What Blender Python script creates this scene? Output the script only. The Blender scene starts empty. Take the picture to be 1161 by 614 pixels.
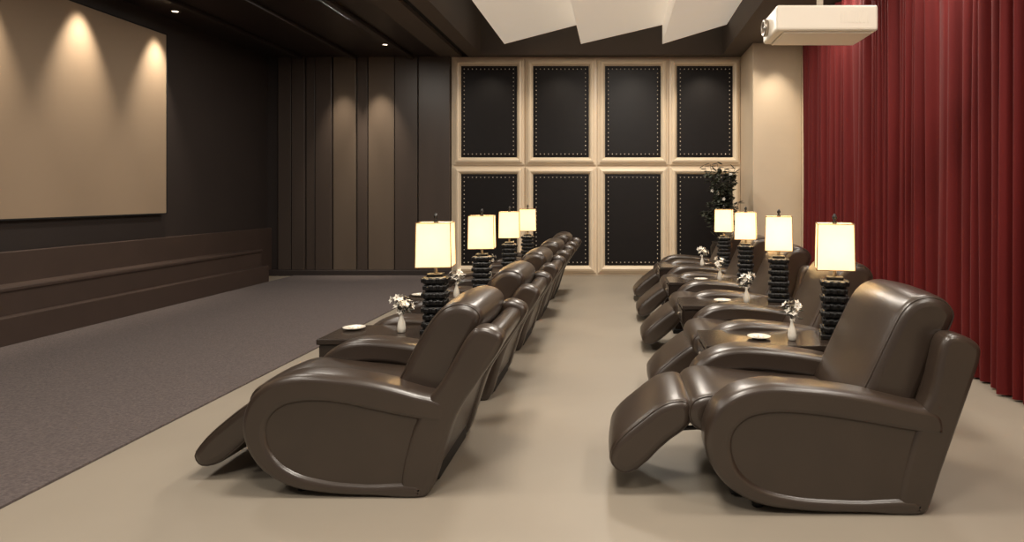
import bpy, bmesh, math, random
from mathutils import Vector, Matrix
from mathutils.geometry import tessellate_polygon
random.seed(7)
scene = bpy.context.scene
scene.view_settings.view_transform = 'Standard'

# ---------------------------------------------------------------- materials
def srgb(r, g, b):
    def c(v):
        v /= 255.0
        return v/12.92 if v <= 0.04045 else ((v+0.055)/1.055)**2.4
    return (c(r), c(g), c(b), 1)

def mat(name, col, rough=0.5, metal=0.0, emit=None, estr=0.0, noise=None, bump=None, spec=0.5, coat=0.0, sheen=0.0, stretch=None):
    m = bpy.data.materials.new(name); m.use_nodes = True
    nt = m.node_tree; b = nt.nodes['Principled BSDF']
    b.inputs['Base Color'].default_value = col
    b.inputs['Roughness'].default_value = rough
    b.inputs['Metallic'].default_value = metal
    b.inputs['Specular IOR Level'].default_value = spec
    b.inputs['Coat Weight'].default_value = coat
    b.inputs['Coat Roughness'].default_value = 0.3
    b.inputs['Sheen Weight'].default_value = sheen
    if emit:
        b.inputs['Emission Color'].default_value = emit
        b.inputs['Emission Strength'].default_value = estr
    tc = nt.nodes.new('ShaderNodeTexCoord')
    mp = nt.nodes.new('ShaderNodeMapping')
    nt.links.new(tc.outputs['Object'], mp.inputs['Vector'])
    if stretch: mp.inputs['Scale'].default_value = stretch
    if noise:
        sc, amt = noise
        n = nt.nodes.new('ShaderNodeTexNoise'); n.inputs['Scale'].default_value = sc
        n.inputs['Detail'].default_value = 4
        nt.links.new(mp.outputs['Vector'], n.inputs['Vector'])
        r = nt.nodes.new('ShaderNodeMapRange')
        r.inputs['From Min'].default_value = 0.3; r.inputs['From Max'].default_value = 0.7
        r.inputs['To Min'].default_value = 1-amt; r.inputs['To Max'].default_value = 1+amt
        nt.links.new(n.outputs['Fac'], r.inputs['Value'])
        mx = nt.nodes.new('ShaderNodeVectorMath'); mx.operation = 'SCALE'
        mx.inputs[0].default_value = col[:3]
        nt.links.new(r.outputs['Result'], mx.inputs['Scale'])
        nt.links.new(mx.outputs['Vector'], b.inputs['Base Color'])
    if bump:
        sc, st, dist = bump
        n = nt.nodes.new('ShaderNodeTexNoise'); n.inputs['Scale'].default_value = sc
        n.inputs['Detail'].default_value = 3
        nt.links.new(mp.outputs['Vector'], n.inputs['Vector'])
        bp = nt.nodes.new('ShaderNodeBump'); bp.inputs['Strength'].default_value = st
        bp.inputs['Distance'].default_value = dist
        nt.links.new(n.outputs['Fac'], bp.inputs['Height'])
        nt.links.new(bp.outputs['Normal'], b.inputs['Normal'])
    return m

M = {}
M['floor'] = mat('beige_floor', srgb(148,138,124), 0.5, noise=(1.2,0.04), bump=(300,0.1,0.002), spec=0.35)
M['carpet'] = mat('dark_carpet', srgb(90,80,78), 0.95, noise=(60,0.32), bump=(160,0.6,0.01), sheen=0.1, spec=0.1)
M['darkwall'] = mat('dark_wall_paint', srgb(46,38,35), 0.6, noise=(2,0.05))
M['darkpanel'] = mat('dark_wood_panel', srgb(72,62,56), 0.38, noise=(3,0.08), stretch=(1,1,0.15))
M['litpanel'] = mat('gloss_panel_painted_lit', srgb(98,86,75), 0.3, noise=(3,0.06), stretch=(1,1,0.15))  # lit copy of the panelling: downlight scallop put into a lighter colour
M['darkceil'] = mat('dark_ceiling_paint', srgb(44,36,33), 0.4, noise=(2,0.05))
M['midceil'] = mat('taupe_ceiling_paint', srgb(92,83,76), 0.7, noise=(2,0.03))
M['black'] = mat('black_gap', srgb(20,18,18), 0.8, noise=(5,0.05))
M['cream'] = mat('cream_paint', srgb(208,190,166), 0.6, noise=(2,0.03))
M['frame'] = mat('cream_lacquered_wood', srgb(224,206,180), 0.4, noise=(3,0.04))
M['padded'] = mat('black_upholstery', srgb(20,16,16), 0.5, noise=(12,0.1), bump=(60,0.2,0.003), spec=0.25)
M['stud'] = mat('nickel_stud', srgb(215,205,190), 0.4, 0.8)
M['screen'] = mat('projection_screen_fabric', srgb(152,132,110), 0.8, noise=(2,0.02))
M['stage'] = mat('stage_brown', srgb(66,53,47), 0.45, noise=(4,0.06))
M['leather'] = mat('bronze_leather', srgb(57,46,38), 0.30, noise=(5,0.1), bump=(220,0.12,0.002), spec=0.8)
M['base'] = mat('recliner_mechanism_black', srgb(22,19,18), 0.6)
M['table'] = mat('dark_gloss_wood', srgb(48,39,33), 0.2, noise=(6,0.12), stretch=(0.3,2,1))
M['lampbase'] = mat('ebony_lamp_base', srgb(18,16,15), 0.35, noise=(20,0.2))
M['trim'] = mat('shade_trim', srgb(132,98,60), 0.6)
M['porcelain'] = mat('white_porcelain', srgb(225,218,205), 0.2)
M['petal'] = mat('white_petal', srgb(238,232,220), 0.6)
M['leaf'] = mat('dark_green_leaf', srgb(38,42,28), 0.5, noise=(8,0.2))
M['stem'] = mat('plant_stem', srgb(48,40,30), 0.7)
M['white'] = mat('white_baffle_added_glow', srgb(238,230,218), 0.6, noise=(2,0.02), emit=srgb(240,226,206), estr=0.34)  # plain white baffles; emission added to brighten them, not a lamp
M['proj'] = mat('projector_casing', srgb(232,222,206), 0.4)
M['glass'] = mat('lens_glass', srgb(30,32,40), 0.08)
M['metal'] = mat('brushed_metal', srgb(160,150,138), 0.3, 0.8)
M['glow'] = mat('downlight_glow', (1,0.85,0.65,1), 0.5, emit=(1,0.82,0.6,1), estr=6)
M['curtain'] = mat('red_velvet', srgb(98,24,23), 0.7, noise=(8,0.15), sheen=0.06, spec=0.2, stretch=(1,1,0.1))
M['pot'] = mat('dark_ceramic', srgb(40,34,30), 0.3)
m = bpy.data.materials.new('lamp_shade_linen'); m.use_nodes = True
nt = m.node_tree; b = nt.nodes['Principled BSDF']
b.inputs['Base Color'].default_value = srgb(240,224,186)
b.inputs['Roughness'].default_value = 0.8
b.inputs['Emission Color'].default_value = (1,0.78,0.48,1)
b.inputs['Emission Strength'].default_value = 0.75
tr = nt.nodes.new('ShaderNodeBsdfTranslucent'); tr.inputs['Color'].default_value = (1,0.9,0.72,1)
ms = nt.nodes.new('ShaderNodeMixShader'); ms.inputs[0].default_value = 0.45
w = nt.nodes.new('ShaderNodeTexNoise'); w.inputs['Scale'].default_value = 120
bp = nt.nodes.new('ShaderNodeBump'); bp.inputs['Strength'].default_value = 0.1
nt.links.new(w.outputs['Fac'], bp.inputs['Height']); nt.links.new(bp.outputs['Normal'], b.inputs['Normal'])
nt.links.new(b.outputs[0], ms.inputs[1]); nt.links.new(tr.outputs[0], ms.inputs[2])
nt.links.new(ms.outputs[0], nt.nodes['Material Output'].inputs['Surface'])
M['shade'] = m

# ---------------------------------------------------------------- mesh builder
class MB:
    def __init__(s): s.v=[]; s.f=[]; s.m=[]; s.sm=[]; s.mats=[]
    def mi(s, k):
        if k not in s.mats: s.mats.append(k)
        return s.mats.index(k)
    def add(s, verts, faces, k, smooth=True):
        o=len(s.v); s.v += [tuple(v) for v in verts]; i=s.mi(k)
        for f in faces:
            s.f.append([o+a for a in f]); s.m.append(i); s.sm.append(smooth)
    def box(s, x0,x1,y0,y1,z0,z1,k,bev=0.0,seg=2,xf=None):
        bm=bmesh.new(); bmesh.ops.create_cube(bm,size=1)
        for v in bm.verts:
            v.co=Vector((x0+(v.co.x+.5)*(x1-x0), y0+(v.co.y+.5)*(y1-y0), z0+(v.co.z+.5)*(z1-z0)))
        if bev>0: bmesh.ops.bevel(bm,geom=bm.edges[:],offset=bev,segments=seg,profile=0.5,affect='EDGES')
        if xf: bmesh.ops.transform(bm,matrix=xf,verts=bm.verts)
        bm.verts.index_update()
        s.add([v.co[:] for v in bm.verts],[[v.index for v in f.verts] for f in bm.faces],k,False)
        bm.free()
    def sphere(s,c,r,k,u=8,w=6,sc=(1,1,1),xf=None):
        bm=bmesh.new(); bmesh.ops.create_uvsphere(bm,u_segments=u,v_segments=w,radius=r)
        for v in bm.verts:
            v.co=Vector((v.co.x*sc[0],v.co.y*sc[1],v.co.z*sc[2]))
            if xf: v.co=xf@v.co
            v.co+=Vector(c)
        bm.verts.index_update()
        s.add([v.co[:] for v in bm.verts],[[v.index for v in f.verts] for f in bm.faces],k,True); bm.free()
    def lathe(s,prof,k,c=(0,0,0),n=24,axis='z',smooth=True):
        vs=[];fs=[]
        for (r,z) in prof:
            for i in range(n):
                a=2*math.pi*i/n
                p=(r*math.cos(a),r*math.sin(a),z)
                if axis=='x': p=(z,p[0],p[1])
                vs.append((p[0]+c[0],p[1]+c[1],p[2]+c[2]))
        for j in range(len(prof)-1):
            for i in range(n):
                fs.append([j*n+i,j*n+(i+1)%n,(j+1)*n+(i+1)%n,(j+1)*n+i])
        fs.append(list(range(n))[::-1]); fs.append([(len(prof)-1)*n+i for i in range(n)])
        s.add(vs,fs,k,smooth)
    def tube(s,pts,r0,r1,k,n=6,closed=False):
        vs=[];fs=[]; N=len(pts)
        for j,p in enumerate(pts):
            p=Vector(p)
            nx=pts[(j+1)%N] if closed else pts[min(j+1,N-1)]
            pv=pts[j-1] if closed else pts[max(j-1,0)]
            d=(Vector(nx)-Vector(pv)).normalized()
            a=d.cross(Vector((0.3,1,0.1))).normalized(); b=d.cross(a)
            r=r0+(r1-r0)*j/(N-1)
            for i in range(n):
                t=2*math.pi*i/n; vs.append(tuple(p+a*r*math.cos(t)+b*r*math.sin(t)))
        for j in range(N if closed else N-1):
            k2=(j+1)%N
            for i in range(n): fs.append([j*n+i,j*n+(i+1)%n,k2*n+(i+1)%n,k2*n+i])
        if not closed:
            fs.append(list(range(n))[::-1]); fs.append([(N-1)*n+i for i in range(n)])
        s.add(vs,fs,k)
    def slab(s, prof, y0, y1, b, k, crown=0.0, dens=5, by=None, piping=0.0):
        P=cat(prof,dens); n=len(P)
        area=sum(P[i][0]*P[(i+1)%n][1]-P[(i+1)%n][0]*P[i][1] for i in range(n))
        if area<0: P=P[::-1]
        N=[]
        for i in range(n):
            a=P[i-1];c=P[(i+1)%n]; tx,tz=c[0]-a[0],c[1]-a[1]; l=math.hypot(tx,tz) or 1
            N.append((-tz/l,tx/l))
        by = by or b
        rings=[]
        S=5
        for t in range(S+1):
            th=math.pi/2*t/S; rings.append((b*(1-math.sin(th)), y0+by*(1-math.cos(th))))
        mid=[]
        K=6 if crown else 1
        for t in range(1,K):
            u=t/K; mid.append((-crown*math.sin(math.pi*u), y0+by+(y1-y0-2*by)*u))
        rings2=[(o,y0+y1-y) for (o,y) in rings][::-1]
        allr=rings+mid+rings2
        vs=[];fs=[]
        for (o,y) in allr:
            for i in range(n): vs.append((P[i][0]+N[i][0]*o, y, P[i][1]+N[i][1]*o))
        R=len(allr)
        for j in range(R-1):
            for i in range(n): fs.append([j*n+i,(j+1)*n+i,(j+1)*n+(i+1)%n,j*n+(i+1)%n])
        s.add(vs,fs,k)
        for base_,flip in ((0,False),((R-1)*n,True)):
            ring=[vs[base_+i] for i in range(n)]
            tris=tessellate_polygon([[Vector((p[0],p[2],0)) for p in ring]])
            out=[]
            for t in tris:
                a_,b_,c_=[ring[q] for q in t]
                ar=(b_[0]-a_[0])*(c_[2]-a_[2])-(c_[0]-a_[0])*(b_[2]-a_[2])
                t=list(t)
                if (ar<0)!=flip: t=t[::-1]
                out.append(t)
            s.add(ring,out,k,False)
        if piping>0:
            for y in (y0+by*0.35,y1-by*0.35):
                pts=[(P[i][0]+N[i][0]*b*0.22,y,P[i][1]+N[i][1]*b*0.22) for i in range(0,n,2)]
                s.tube(pts,piping,piping,k,6,True)
    def mesh(s,name,recalc=True):
        me=bpy.data.meshes.new(name); me.from_pydata(s.v,[],s.f)
        for k in s.mats: me.materials.append(M[k])
        for p,i,sm in zip(me.polygons,s.m,s.sm): p.material_index=i; p.use_smooth=sm
        if recalc:
            bm=bmesh.new(); bm.from_mesh(me); bmesh.ops.recalc_face_normals(bm,faces=bm.faces); bm.to_mesh(me); bm.free()
        me.update(); return me
    def obj(s,name,loc=(0,0,0),rot=(0,0,0),parent=None):
        return place(s.mesh(name),name,loc,rot,parent)

def place(me,name,loc=(0,0,0),rot=(0,0,0),parent=None):
    o=bpy.data.objects.new(name,me); scene.collection.objects.link(o)
    o.location=loc; o.rotation_euler=rot
    if parent: o.parent=parent
    return o

def cat(P,d):
    n=len(P); out=[]
    for i in range(n):
        p0,p1,p2,p3=P[i-1],P[i],P[(i+1)%n],P[(i+2)%n]
        L=math.hypot(p2[0]-p1[0],p2[1]-p1[1])
        dd=d if L>0.03 else 1
        for t in range(dd):
            u=t/dd
            def al(a,b): return max(1e-4,math.hypot(a[0]-b[0],a[1]-b[1]))**0.5
            t1=al(p0,p1);t2=t1+al(p1,p2);t3=t2+al(p2,p3);tt=t1+(t2-t1)*u
            q=[]
            for c in (0,1):
                A1=(t1-tt)/t1*p0[c]+tt/t1*p1[c]
                A2=(t2-tt)/(t2-t1)*p1[c]+(tt-t1)/(t2-t1)*p2[c]
                A3=(t3-tt)/(t3-t2)*p2[c]+(tt-t2)/(t3-t2)*p3[c]
                B1=(t2-tt)/t2*A1+tt/t2*A2
                B2=(t3-tt)/(t3-t1)*A2+(tt-t1)/(t3-t1)*A3
                q.append((t2-tt)/(t2-t1)*B1+(tt-t1)/(t2-t1)*B2)
            out.append(tuple(q))
    return out

# ---------------------------------------------------------------- room shell
CZ=3.85; YB=11.3; XL=-6.2; XR=2.95; Y0=-1.2
def room_box(name,*a,bev=0.0): 
    b=MB(); b.box(*a,bev=bev); return b.obj(name)
room_box('floor',XL-0.2,XR+0.2,Y0,YB+0.2,-0.1,0,'floor')
room_box('floor_carpet',-5.66,-2.76,Y0,YB-0.15,0.0,0.012,'carpet')
room_box('wall_left',XL-0.2,XL,Y0,YB+0.2,0,4.6,'darkwall')
room_box('wall_right',XR,XR+0.2,Y0,YB+0.2,0,4.6,'cream')
room_box('wall_back',XL,XR,YB,YB+0.2,0,4.6,'darkwall')
b=MB()
b.box(XL,-3.12,Y0,YB,CZ,CZ+0.75,'darkceil')
b.box(-3.12,-2.75,Y0,YB,CZ-0.0,CZ+0.75,'midceil')
b.box(-2.75,-2.62,Y0,YB,CZ+0.06,CZ+0.75,'black')
b.box(-2.62,-2.37,Y0,YB,CZ,CZ+0.75,'midceil')
b.box(-2.37,1.83,11.05,YB,CZ,CZ+0.75,'midceil')
b.box(1.83,XR,Y0,YB,CZ,CZ+0.75,'midceil')
b.box(-2.37,1.83,Y0,11.05,4.6,4.7,'midceil')
b.obj('ceiling')
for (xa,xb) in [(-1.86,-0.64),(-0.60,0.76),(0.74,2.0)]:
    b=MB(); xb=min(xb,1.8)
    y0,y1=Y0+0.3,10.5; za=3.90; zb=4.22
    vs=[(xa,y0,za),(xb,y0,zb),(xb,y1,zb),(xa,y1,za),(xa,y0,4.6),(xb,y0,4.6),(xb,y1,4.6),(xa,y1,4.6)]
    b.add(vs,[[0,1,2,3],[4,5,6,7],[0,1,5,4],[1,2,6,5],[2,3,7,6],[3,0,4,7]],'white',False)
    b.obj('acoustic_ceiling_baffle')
b=MB()
for x in (-3.6,-4.6,-5.55):
    b.box(x-0.05,x+0.05,Y0,YB-0.15,CZ-0.06,CZ,'darkceil',bev=0.01)
b.obj('trim_ceiling_beams')
b=MB()
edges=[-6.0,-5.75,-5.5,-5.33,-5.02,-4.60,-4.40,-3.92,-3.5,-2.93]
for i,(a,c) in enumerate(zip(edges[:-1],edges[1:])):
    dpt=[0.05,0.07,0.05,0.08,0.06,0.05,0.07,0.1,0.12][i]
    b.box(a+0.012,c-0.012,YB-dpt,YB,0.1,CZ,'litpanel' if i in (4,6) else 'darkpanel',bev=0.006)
b.obj('wall_back_panelling')
room_box('baseboard_back',XL,-2.93,YB-0.14,YB,0,0.1,'darkwall',bev=0.01)
b=MB()
b.box(-5.90,-5.66,Y0,10.36,0,0.27,'stage',bev=0.008)
b.box(XL+.002,-5.78,Y0,10.36,0,0.52,'stage',bev=0.01)
b.box(XL+.002,-6.12,Y0,YB,0.0,0.84,'stage',bev=0.01)
b.box(-5.80,-5.76,Y0,10.36,0.49,0.54,'stage',bev=0.015)
b.obj('screen_stage')
b=MB()
b.box(XL+.002,-6.12,3.9,8.65,1.17,3.58,'screen')
for (y0,y1,z0,z1) in [(3.885,8.665,1.155,1.17),(3.885,8.665,3.58,3.595),(3.885,3.9,1.17,3.58),(8.65,8.665,1.17,3.58)]:
    b.box(XL+.002,-6.115,y0,y1,z0,z1,'black')
b.obj('projection_screen')
room_box('wall_pillar',2.17,XR,10.2,YB,0,CZ,'cream',bev=0.01)
def curtain():
    b=MB(); ny=1100; nz=14; ya,yb=1.2,9.45
    vs=[];fs=[]
    ph=0; phs=[]
    for i in range(ny+1):
        y=ya+(yb-ya)*i/ny
        ph+= (yb-ya)/ny*2*math.pi/(0.14+0.05*math.sin(y*2.7)+0.045*math.sin(y*7.1+1)+0.02*math.sin(y*15.3))
        phs.append(ph)
    for j in range(nz+1):
        z=0.015+(CZ-0.06-0.02)*j/nz; u=j/nz
        for i in range(ny+1):
            y=ya+(yb-ya)*i/ny
            a=0.045+0.02*math.sin(y*3.3)+0.012*(1-u)+0.015*math.sin(y*9.7+2)
            s_=math.sin(phs[i]+0.25*math.sin(u*3+y))
            x=2.76+a*(abs(s_)**0.7*math.copysign(1,s_))+0.02*math.sin(phs[i]*0.37+1.3*u)
            vs.append((x,y+0.01*math.sin(u*4+i*0.05),z))
    for j in range(nz):
        for i in range(ny):
            k=j*(ny+1)+i; fs.append([k,k+1,k+ny+2,k+ny+1])
    b.add(vs,fs,'curtain'); 
    b.tube([(2.78,1.2,CZ-0.04),(2.78,9.5,CZ-0.04)],0.02,0.02,'metal',10)
    b.obj('velvet_curtain')
curtain()

def frame_panel(w,h):
    b=MB(); ft=0.13
    def ring(o0,o1,ya,yb_):
        def rect(o,y): return [(o,y,o),(w-o,y,o),(w-o,y,h-o),(o,y,h-o)]
        vs=rect(o0,ya)+rect(o1,yb_)
        b.add(vs,[[i,(i+1)%4,4+(i+1)%4,4+i] for i in range(4)],'frame',False)
    ring(0.0,0.0,0.0,-0.04); ring(0.0,0.035,-0.04,-0.045); ring(0.035,0.04,-0.045,-0.085)
    ring(0.04,0.075,-0.085,-0.10); ring(0.075,0.10,-0.10,-0.085); ring(0.10,ft,-0.085,-0.035)
    b.box(ft-0.01,w-ft+0.01,-0.04,0.0,ft-0.01,h-ft+0.01,'padded')
    b.box(ft+0.02,w-ft-0.02,-0.06,-0.02,ft+0.02,h-ft-0.02,'padded',bev=0.02,seg=3)
    nx=13; nz=21; i0=ft+0.055
    for i in range(nx):
        x=i0+(w-2*i0)*i/(nx-1)
        for z in (i0,h-i0): b.sphere((x,-0.062,z),0.011,'stud',6,4)
    for i in range(1,nz-1):
        z=i0+(h-2*i0)*i/(nz-1)
        for x in (i0,w-i0): b.sphere((x,-0.062,z),0.011,'stud',6,4)
    return b.mesh('upholstered_wall_panel')
W4=(2.17+2.89)/4
pm=frame_panel(W4-0.03,1.86)
for i in range(4):
    for z in (0.05,1.95):
        place(pm,'upholstered_wall_panel',(-2.89+W4*i+0.015,YB-0.042,z))
room_box('wall_back_cladding',-2.93,2.17,YB-0.04,YB,0,3.85,'frame')

# ---------------------------------------------------------------- chairs
def chair_mesh(W,left,leg):
    b=MB()
    def mp(P):
        if not left: return P
        out=[]
        for x,z in P:
            s=min(1,max(0,(x-0.35)/0.5)); s=s*s*(3-2*s)
            q=min(1,max(0,(z-0.40)/0.38))
            out.append((x+s*(-0.11+0.13*q),z))
        return out
    outer=[(.955,.0),(.7,.0),(.42,.01),(.22,.045),(.09,.125),(.015,.24),(.0,.35),(.035,.455),(.12,.53),(.25,.568),(.45,.562),(.7,.53),(.9,.485),(1.04,.445)]
    inner=[(1.05,.345),(.9,.36),(.7,.395),(.45,.43),(.29,.435),(.19,.41),(.135,.355),(.125,.285),(.16,.195),(.25,.125),(.4,.085),(.65,.068),(.955,.06)]
    C=mp(outer+inner)
    fill=mp([(.96,.02),(.7,.02),(.42,.035),(.24,.07),(.12,.15),(.06,.25),(.05,.35),(.08,.43),(.15,.49),(.26,.52),(.45,.515),(.7,.485),(.9,.44),(1.03,.40),(1.0,.2)])
    wing=mp([(.86,.0),(.965,.0),(.985,.02),(1.04,.18),(1.11,.38),(1.17,.55),(1.215,.69),(1.215,.73),(1.19,.76),(1.12,.79),(1.07,.785),(1.045,.755),(1.02,.66),(.99,.53),(.955,.45),(.9,.3)])
    for (a,c) in ((0,0.19),(W-0.19,W)):
        b.slab(C,a,c,0.032,'leather',by=0.05)
        b.slab(fill,a+0.017,c-0.017,0.01,'leather')
    for (a,c) in ((0.004,0.13),(W-0.13,W-0.004)):
        b.slab(wing,a,c,0.03,'leather')
    shell=mp([(.86,.03),(.955,.03),(.98,.06),(1.03,.2),(1.10,.4),(1.16,.57),(1.195,.7),(1.17,.74),(1.10,.75),(1.04,.65),(.97,.45),(.9,.25)])
    b.slab(shell,0.08,W-0.08,0.02,'leather')
    if left:
        back=[(.64,.40),(.70,.54),(.78,.70),(.86,.82),(.92,.87),(.99,.885),(1.06,.865),(1.095,.82),(1.08,.75),(1.02,.64),(.96,.5),(.88,.36),(.75,.34)]
    else:
        o=0.03
        back=[(.66+o,.40),(.73+o,.56),(.82+o,.75),(.89+o,.88),(.95+o,.93),(1.03+o,.945),(1.10+o,.92),(1.14+o,.86),(1.12+o,.79),(1.05+o,.66),(.98+o,.5),(.9+o,.36),(.75+o,.34)]
    b.slab(back,0.125,W-0.125,0.05,'leather',crown=0.01,piping=0.004)
    seat=[(.85,.30),(.86,.40),(.7,.42),(.45,.44),(.2,.465),(.05,.48),(-.03,.455),(-.06,.40),(-.04,.33),(.04,.29),(.4,.28)]
    b.slab(seat,0.165,W-0.165,0.045,'leather',crown=0.01,piping=0.004)
    b.slab(leg,0.18,W-0.18,0.04,'leather',crown=0.006,piping=0.004)
    b.box(0.14,0.88,0.17,W-0.17,0.01,0.31,'base',bev=0.01)
    cx=sum(p[0] for p in leg)/len(leg); cz=sum(p[1] for p in leg)/len(leg)
    for y in (0.30,W-0.30):
        b.tube([(0.18,y,0.27),((cx+0.2)/2+0.02,y,0.28),(cx+0.03,y,cz)],0.012,0.012,'base')
    for x in (0.25,0.78):
        for y in (0.1,W-0.1): b.lathe([(0.025,0),(0.03,0.03)],'base',(x,y,0.0),12)
    return b.mesh('recliner_armchair')
legE=[(-.04,.34),(-.16,.24),(-.29,.12),(-.36,.10),(-.42,.15),(-.41,.23),(-.28,.355),(-.15,.44),(-.05,.44)]
legL=[(.02,.30),(-.1,.17),(-.24,.07),(-.31,.07),(-.34,.12),(-.3,.19),(-.18,.3),(-.05,.39),(.02,.4)]
SR=1.365; SL=1.40
mR1=chair_mesh(.88,False,legE); mR=chair_mesh(.88,False,legL); mL=chair_mesh(.90,True,legL)
for i in range(5):
    place(mR1 if i==0 else mR,'recliner_armchair',(0.386 if i==0 else 0.56,2.79+SR*i,0))
    place(mL,'recliner_armchair',(-1.75,2.95+SL*i,0))

# ---------------------------------------------------------------- tables
TZ=0.525
def table_mesh(L,W):
    b=MB()
    b.box(0,L,0,W,TZ-0.035,TZ,'table',bev=0.006)
    b.box(0.015,L-0.015,0.012,W-0.012,TZ-0.17,TZ-0.035,'table',bev=0.004)
    b.box(0.0,0.02,0.04,W-0.04,TZ-0.155,TZ-0.05,'table',bev=0.004)
    b.box(0.07,L-0.07,0.05,W-0.05,0.04,TZ-0.17,'table',bev=0.004)
    b.box(0.05,L-0.05,0.03,W-0.03,0,0.04,'black',bev=0.004)
    b.sphere((-0.008,W/2,TZ-0.10),0.012,'metal')
    return b.mesh('side_table')
def lamp_mesh():
    b=MB(); bw=0.075
    b.box(-bw-0.012,bw+0.012,-bw-0.012,bw+0.012,0,0.03,'lampbase',bev=0.006)
    z=0.03; h=0.047
    for k in range(7):
        r=0.062 if k%2 else 0.072
        b.box(-r,r,-r,r,z+0.004,z+h,'lampbase',bev=0.012,seg=2)
        for t in (-0.042,0,0.042):
            for (sx,sy) in ((t,-r),(t,r),(-r,t),(r,t)):
                b.box(sx-0.014,sx+0.014,sy-0.012,sy+0.012,z+0.01,z+h-0.006,'lampbase',bev=0.007)
        z+=h
    b.box(-0.05,0.05,-0.05,0.05,z,z+0.02,'lampbase',bev=0.006)
    b.lathe([(0.018,z),(0.012,z+0.03),(0.012,z+0.06),(0.02,z+0.075),(0.02,z+0.1)],'metal')
    b.lathe([(0.004,z+0.1),(0.004,0.735)],'metal',n=8)
    zb=0.425; zt=0.705; a=0.110; c=0.104; th=0.003
    def sq(r,zz): return [(-r,-r,zz),(r,-r,zz),(r,r,zz),(-r,r,zz)]
    vs=sq(a,zb)+sq(c,zt)+sq(a-th,zb)+sq(c-th,zt)
    fs=[]
    for i in range(4):
        j=(i+1)%4
        fs+= [[i,j,4+j,4+i],[8+i,12+i,12+j,8+j],[i,8+i,8+j,j],[4+i,4+j,12+j,12+i]]
    b.add(vs,fs,'shade',False)
    def bar(p,q,r): b.tube([p,q],r,r,'trim',6)
    for Q in (sq(a+0.001,zb),sq(c+0.001,zt)):
        for i in range(4): bar(Q[i],Q[(i+1)%4],0.003)
    A=sq(a+0.001,zb);Bq=sq(c+0.001,zt)
    for i in range(4):
        bar(A[i],Bq[i],0.003)
    for Q in ((c,0),(0,c)):
        b.tube([(-Q[0],-Q[1],0.700),(Q[0],Q[1],0.700)],0.003,0.003,'metal')
    b.lathe([(0.008,0.70),(0.02,0.712),(0.006,0.722),(0.016,0.74),(0.012,0.752),(0.003,0.765)],'lampbase',n=12)
    b.sphere((0,0,0.50),0.028,'glow',10,8)
    return b.mesh('table_lamp')
def flower(b,c,r,rot):
    for k in range(5):
        a=2*math.pi*k/5
        R=rot@Matrix.Rotation(a,3,'Z')
        vs=[(0,0,0),(r*.5,-r*.32,r*.12),(r,0,r*.22),(r*.5,r*.32,r*.12),(r*.5,0,r*.02)]
        b.add([tuple(R@Vector(v)+Vector(c)) for v in vs],[[0,1,4],[1,2,4],[2,3,4],[3,0,4]],'petal')
    b.sphere(c,r*0.16,'trim',6,4)
def vase_mesh():
    b=MB(); rr=random.Random(5)
    b.lathe([(0.018,0),(0.024,0.004),(0.027,0.03),(0.022,0.065),(0.011,0.095),(0.009,0.115),(0.013,0.13),(0.009,0.128)],'porcelain',n=20)
    for k in range(11):
        a=rr.uniform(0,6.28); l=rr.uniform(0.03,0.08); h=rr.uniform(0.15,0.235)
        e=(l*math.cos(a),l*math.sin(a),h)
        b.tube([(0,0,0.11),(e[0]*.35,e[1]*.35,0.11+(h-0.11)*.6),e],0.0018,0.0014,'stem',5)
        R=Matrix.Rotation(a,3,'Z')@Matrix.Rotation(rr.uniform(0.3,1.4),3,'Y')
        flower(b,e,0.028,R)
        flower(b,(e[0]*.6+rr.uniform(-.01,.01),e[1]*.6,h-0.035),0.022,Matrix.Rotation(a+1,3,'Z')@Matrix.Rotation(1.2,3,'Y'))
    for k in range(16):
        a=rr.uniform(0,6.28); h=rr.uniform(0.13,0.2); l=rr.uniform(.02,.06)
        b.sphere((l*math.cos(a),l*math.sin(a),h),0.014,'leaf',6,4,(1.4,.5,.3),Matrix.Rotation(a,3,'Z'))
    return b.mesh('flower_vase')
def plate_mesh():
    b=MB()
    b.lathe([(0.035,0),(0.04,0.004),(0.07,0.014),(0.072,0.017),(0.066,0.016),(0.038,0.008),(0.0,0.008)],'porcelain',n=28)
    for (x,y) in ((-.02,0),(0.015,.015),(0.012,-.018)):
        b.lathe([(0.014,0.008),(0.017,0.013),(0.014,0.020),(0.004,0.022)],'petal',(x,y,0),12)
    return b.mesh('snack_plate')
tL=table_mesh(0.92,0.44); tR=table_mesh(0.99,0.44); lm=lamp_mesh(); vm=vase_mesh(); pl=plate_mesh()
for i in range(4):
    yl=4.11+SL*i; place(tL,'side_table',(-1.84,yl-0.22,0))
    yr=3.95+SR*i; place(tR,'side_table',(0.52,yr-0.22,0))
    for (x,y,rz) in ((-1.17,yl,0.12),(1.345,yr,-0.25)):
        place(lm,'table_lamp',(x,y,TZ),(0,0,rz))
        L=bpy.data.lights.new('lamp_bulb','POINT'); L.energy=10; L.color=(1,0.80,0.55); L.shadow_soft_size=0.03
        lo=bpy.data.objects.new('lamp_bulb_light',L); scene.collection.objects.link(lo); lo.location=(x,y,TZ+0.57)
    place(vm,'flower_vase',(-1.385,yl-0.02,TZ),(0,0,i*1.3))
    place(vm,'flower_vase',(1.06,yr-0.08,TZ),(0,0,i*1.7+1))
    if i<3:
        place(pl,'snack_plate',(-1.73,yl+0.08,TZ)); place(pl,'snack_plate',(0.87,yr-0.03,TZ))

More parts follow.
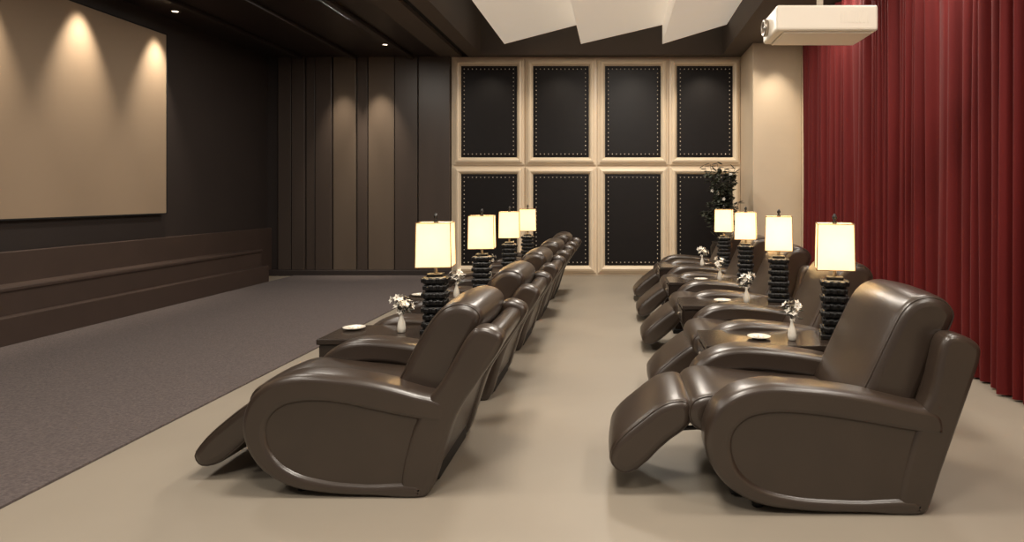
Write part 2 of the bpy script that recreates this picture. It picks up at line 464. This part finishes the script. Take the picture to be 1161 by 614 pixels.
# ---------------------------------------------------------------- potted plant
b=MB(); rr=random.Random(11)
b.lathe([(0.12,0),(0.14,0.02),(0.19,0.35),(0.2,0.6),(0.17,0.66),(0.18,0.69),(0.15,0.68),(0.14,0.62)],'pot',n=28)
for k in range(24):
    a=rr.uniform(0,6.28); l=rr.uniform(0.05,0.40); h=rr.uniform(1.0,1.92)
    e=Vector((l*math.cos(a),l*math.sin(a)*0.7,h)); p0=Vector((0,0,0.6))
    pts=[p0.lerp(e,t)+Vector((0.05*math.sin(t*5+k),0.03*math.cos(t*4+k),0.08*math.sin(t*math.pi))) for t in (0,.2,.4,.6,.8,1)]
    b.tube([tuple(p) for p in pts],0.009,0.003,'stem',5)
    for t in range(26):
        u=0.3+0.7*t/25
        i=min(4,int(u*5)); p=pts[i].lerp(pts[i+1],u*5-i)
        aa=rr.uniform(0,6.28); q=p+Vector((math.cos(aa),math.sin(aa),rr.uniform(-.3,.6)))*0.05
        R=Matrix.Rotation(aa,3,'Z')@Matrix.Rotation(rr.uniform(-.8,.8),3,'Y')
        b.sphere(tuple(q),0.05,'leaf',6,4,(1.1,.65,.12),R)
        if rr.random()<0.018: flower(b,tuple(q+Vector((0,-.05,0.02))),0.032,Matrix.Rotation(1.4,3,'X'))
b.obj('potted_plant',(1.66,10.0,0))

# ---------------------------------------------------------------- projector
b=MB()
b.box(0,0.67,0,0.40,0,0.17,'proj',bev=0.018,seg=3)
b.box(0.05,0.64,0.03,0.37,-0.012,0.0,'proj',bev=0.004)
b.lathe([(0.055,0.01),(0.06,-0.015),(0.055,-0.03),(0.045,-0.03),(0.042,-0.012)],'metal',(0,0.27,0.085),24,'x')
b.lathe([(0.042,-0.018),(0.02,-0.024),(0.002,-0.026)],'glass',(0,0.27,0.085),24,'x')
for k in range(8):
    b.box(0.42+k*0.025,0.432+k*0.025,-0.002,0.01,0.05,0.13,'proj')
b.box(0.25,0.45,0.12,0.30,0.17,0.19,'metal',bev=0.004)
b.lathe([(0.022,0.19),(0.022,CZ-2.49)],'proj',(0.35,0.21,0),16)
b.lathe([(0.08,CZ-2.49-0.02),(0.08,CZ-2.49)],'proj',(0.35,0.21,0),24)
b.box(0.22,0.78,0.16,0.26,CZ-2.49-0.0,CZ-2.49+0.04,'metal',bev=0.004)
b.obj('ceiling_projector',(1.05,4.2,2.49))

# ---------------------------------------------------------------- lights
def fixture(x,y,z):
    b=MB()
    b.lathe([(0.065,0.0),(0.068,-0.008),(0.05,-0.014),(0.042,-0.004)],'metal',n=24)
    b.lathe([(0.04,0.0),(0.04,-0.006)],'glow',n=20)
    b.obj('recessed_downlight',(x,y,z))
def downlight(x,y,z,tx,ty,tz,e,ang=70,blend=0.8,fix=True,rad=0.04,col=(1,0.86,0.68)):
    L=bpy.data.lights.new('downlight_spot','SPOT'); L.energy=e; L.spot_size=math.radians(ang); L.spot_blend=blend
    L.color=col; L.shadow_soft_size=rad
    o=bpy.data.objects.new('downlight_spot',L); scene.collection.objects.link(o); o.location=(x,y,z-0.03)
    d=Vector((tx-x,ty-y,tz-z)); o.rotation_euler=d.to_track_quat('-Z','Y').to_euler()
    if fix: fixture(x,y,z)
for y in (4.85,6.05,7.25,8.45):
    downlight(-5.86,y,CZ,-6.12,y,2.5,260,52,1.0)
fixture(-3.75,10.3,CZ)
downlight(-4.81,10.75,CZ,-4.81,11.25,2.0,170,46,1.0,False)
downlight(-4.16,10.75,CZ,-4.16,11.25,2.0,230,46,1.0,False)
downlight(2.02,9.7,CZ,2.3,10.3,2.4,40,60,0.9,False)
downlight(2.5,9.8,CZ,2.55,10.2,2.0,70,62,0.9,False)
for i in range(4):
    x=-2.89+W4*(i+.5); downlight(x,10.45,3.88,x,11.3,2.0,32 if i<3 else 62,85,0.9,False)
def square_light(x,y,s,e,z=CZ):  # area lights added for general fill, no real fixtures behind them
    L=bpy.data.lights.new('added_fill_light','AREA'); L.energy=e; L.size=s; L.color=(1,0.92,0.81)
    o=bpy.data.objects.new('added_fill_light',L); scene.collection.objects.link(o); o.location=(x,y,z-0.03)
for y in (0.5,2.6):
    square_light(-3.6,y,0.6,44); square_light(2.3,y,0.6,46); square_light(-0.6,y,0.7,76,3.86)
square_light(-3.6,5.2,0.5,42); square_light(2.3,5.0,0.5,28); square_light(2.3,7.4,0.4,24)
square_light(0.1,6.2,0.5,84,3.86); square_light(0.1,9.0,0.5,80,3.86); square_light(-3.9,8.6,0.5,40)

wd=bpy.data.worlds.new('world'); scene.world=wd; wd.use_nodes=True
wd.node_tree.nodes['Background'].inputs[0].default_value=(1,0.93,0.86,1)
wd.node_tree.nodes['Background'].inputs[1].default_value=0.17

# ---------------------------------------------------------------- camera
cam=bpy.data.cameras.new('camera'); co=bpy.data.objects.new('camera',cam); scene.collection.objects.link(co)
co.location=(0,0,1.4); co.rotation_euler=(math.pi/2,0,0)
cam.sensor_width=36; cam.lens=723/1161*36
cam.shift_x=-(700-580.5)/1161; cam.shift_y=-(307-222)/1161
cam.clip_start=0.05
scene.camera=co
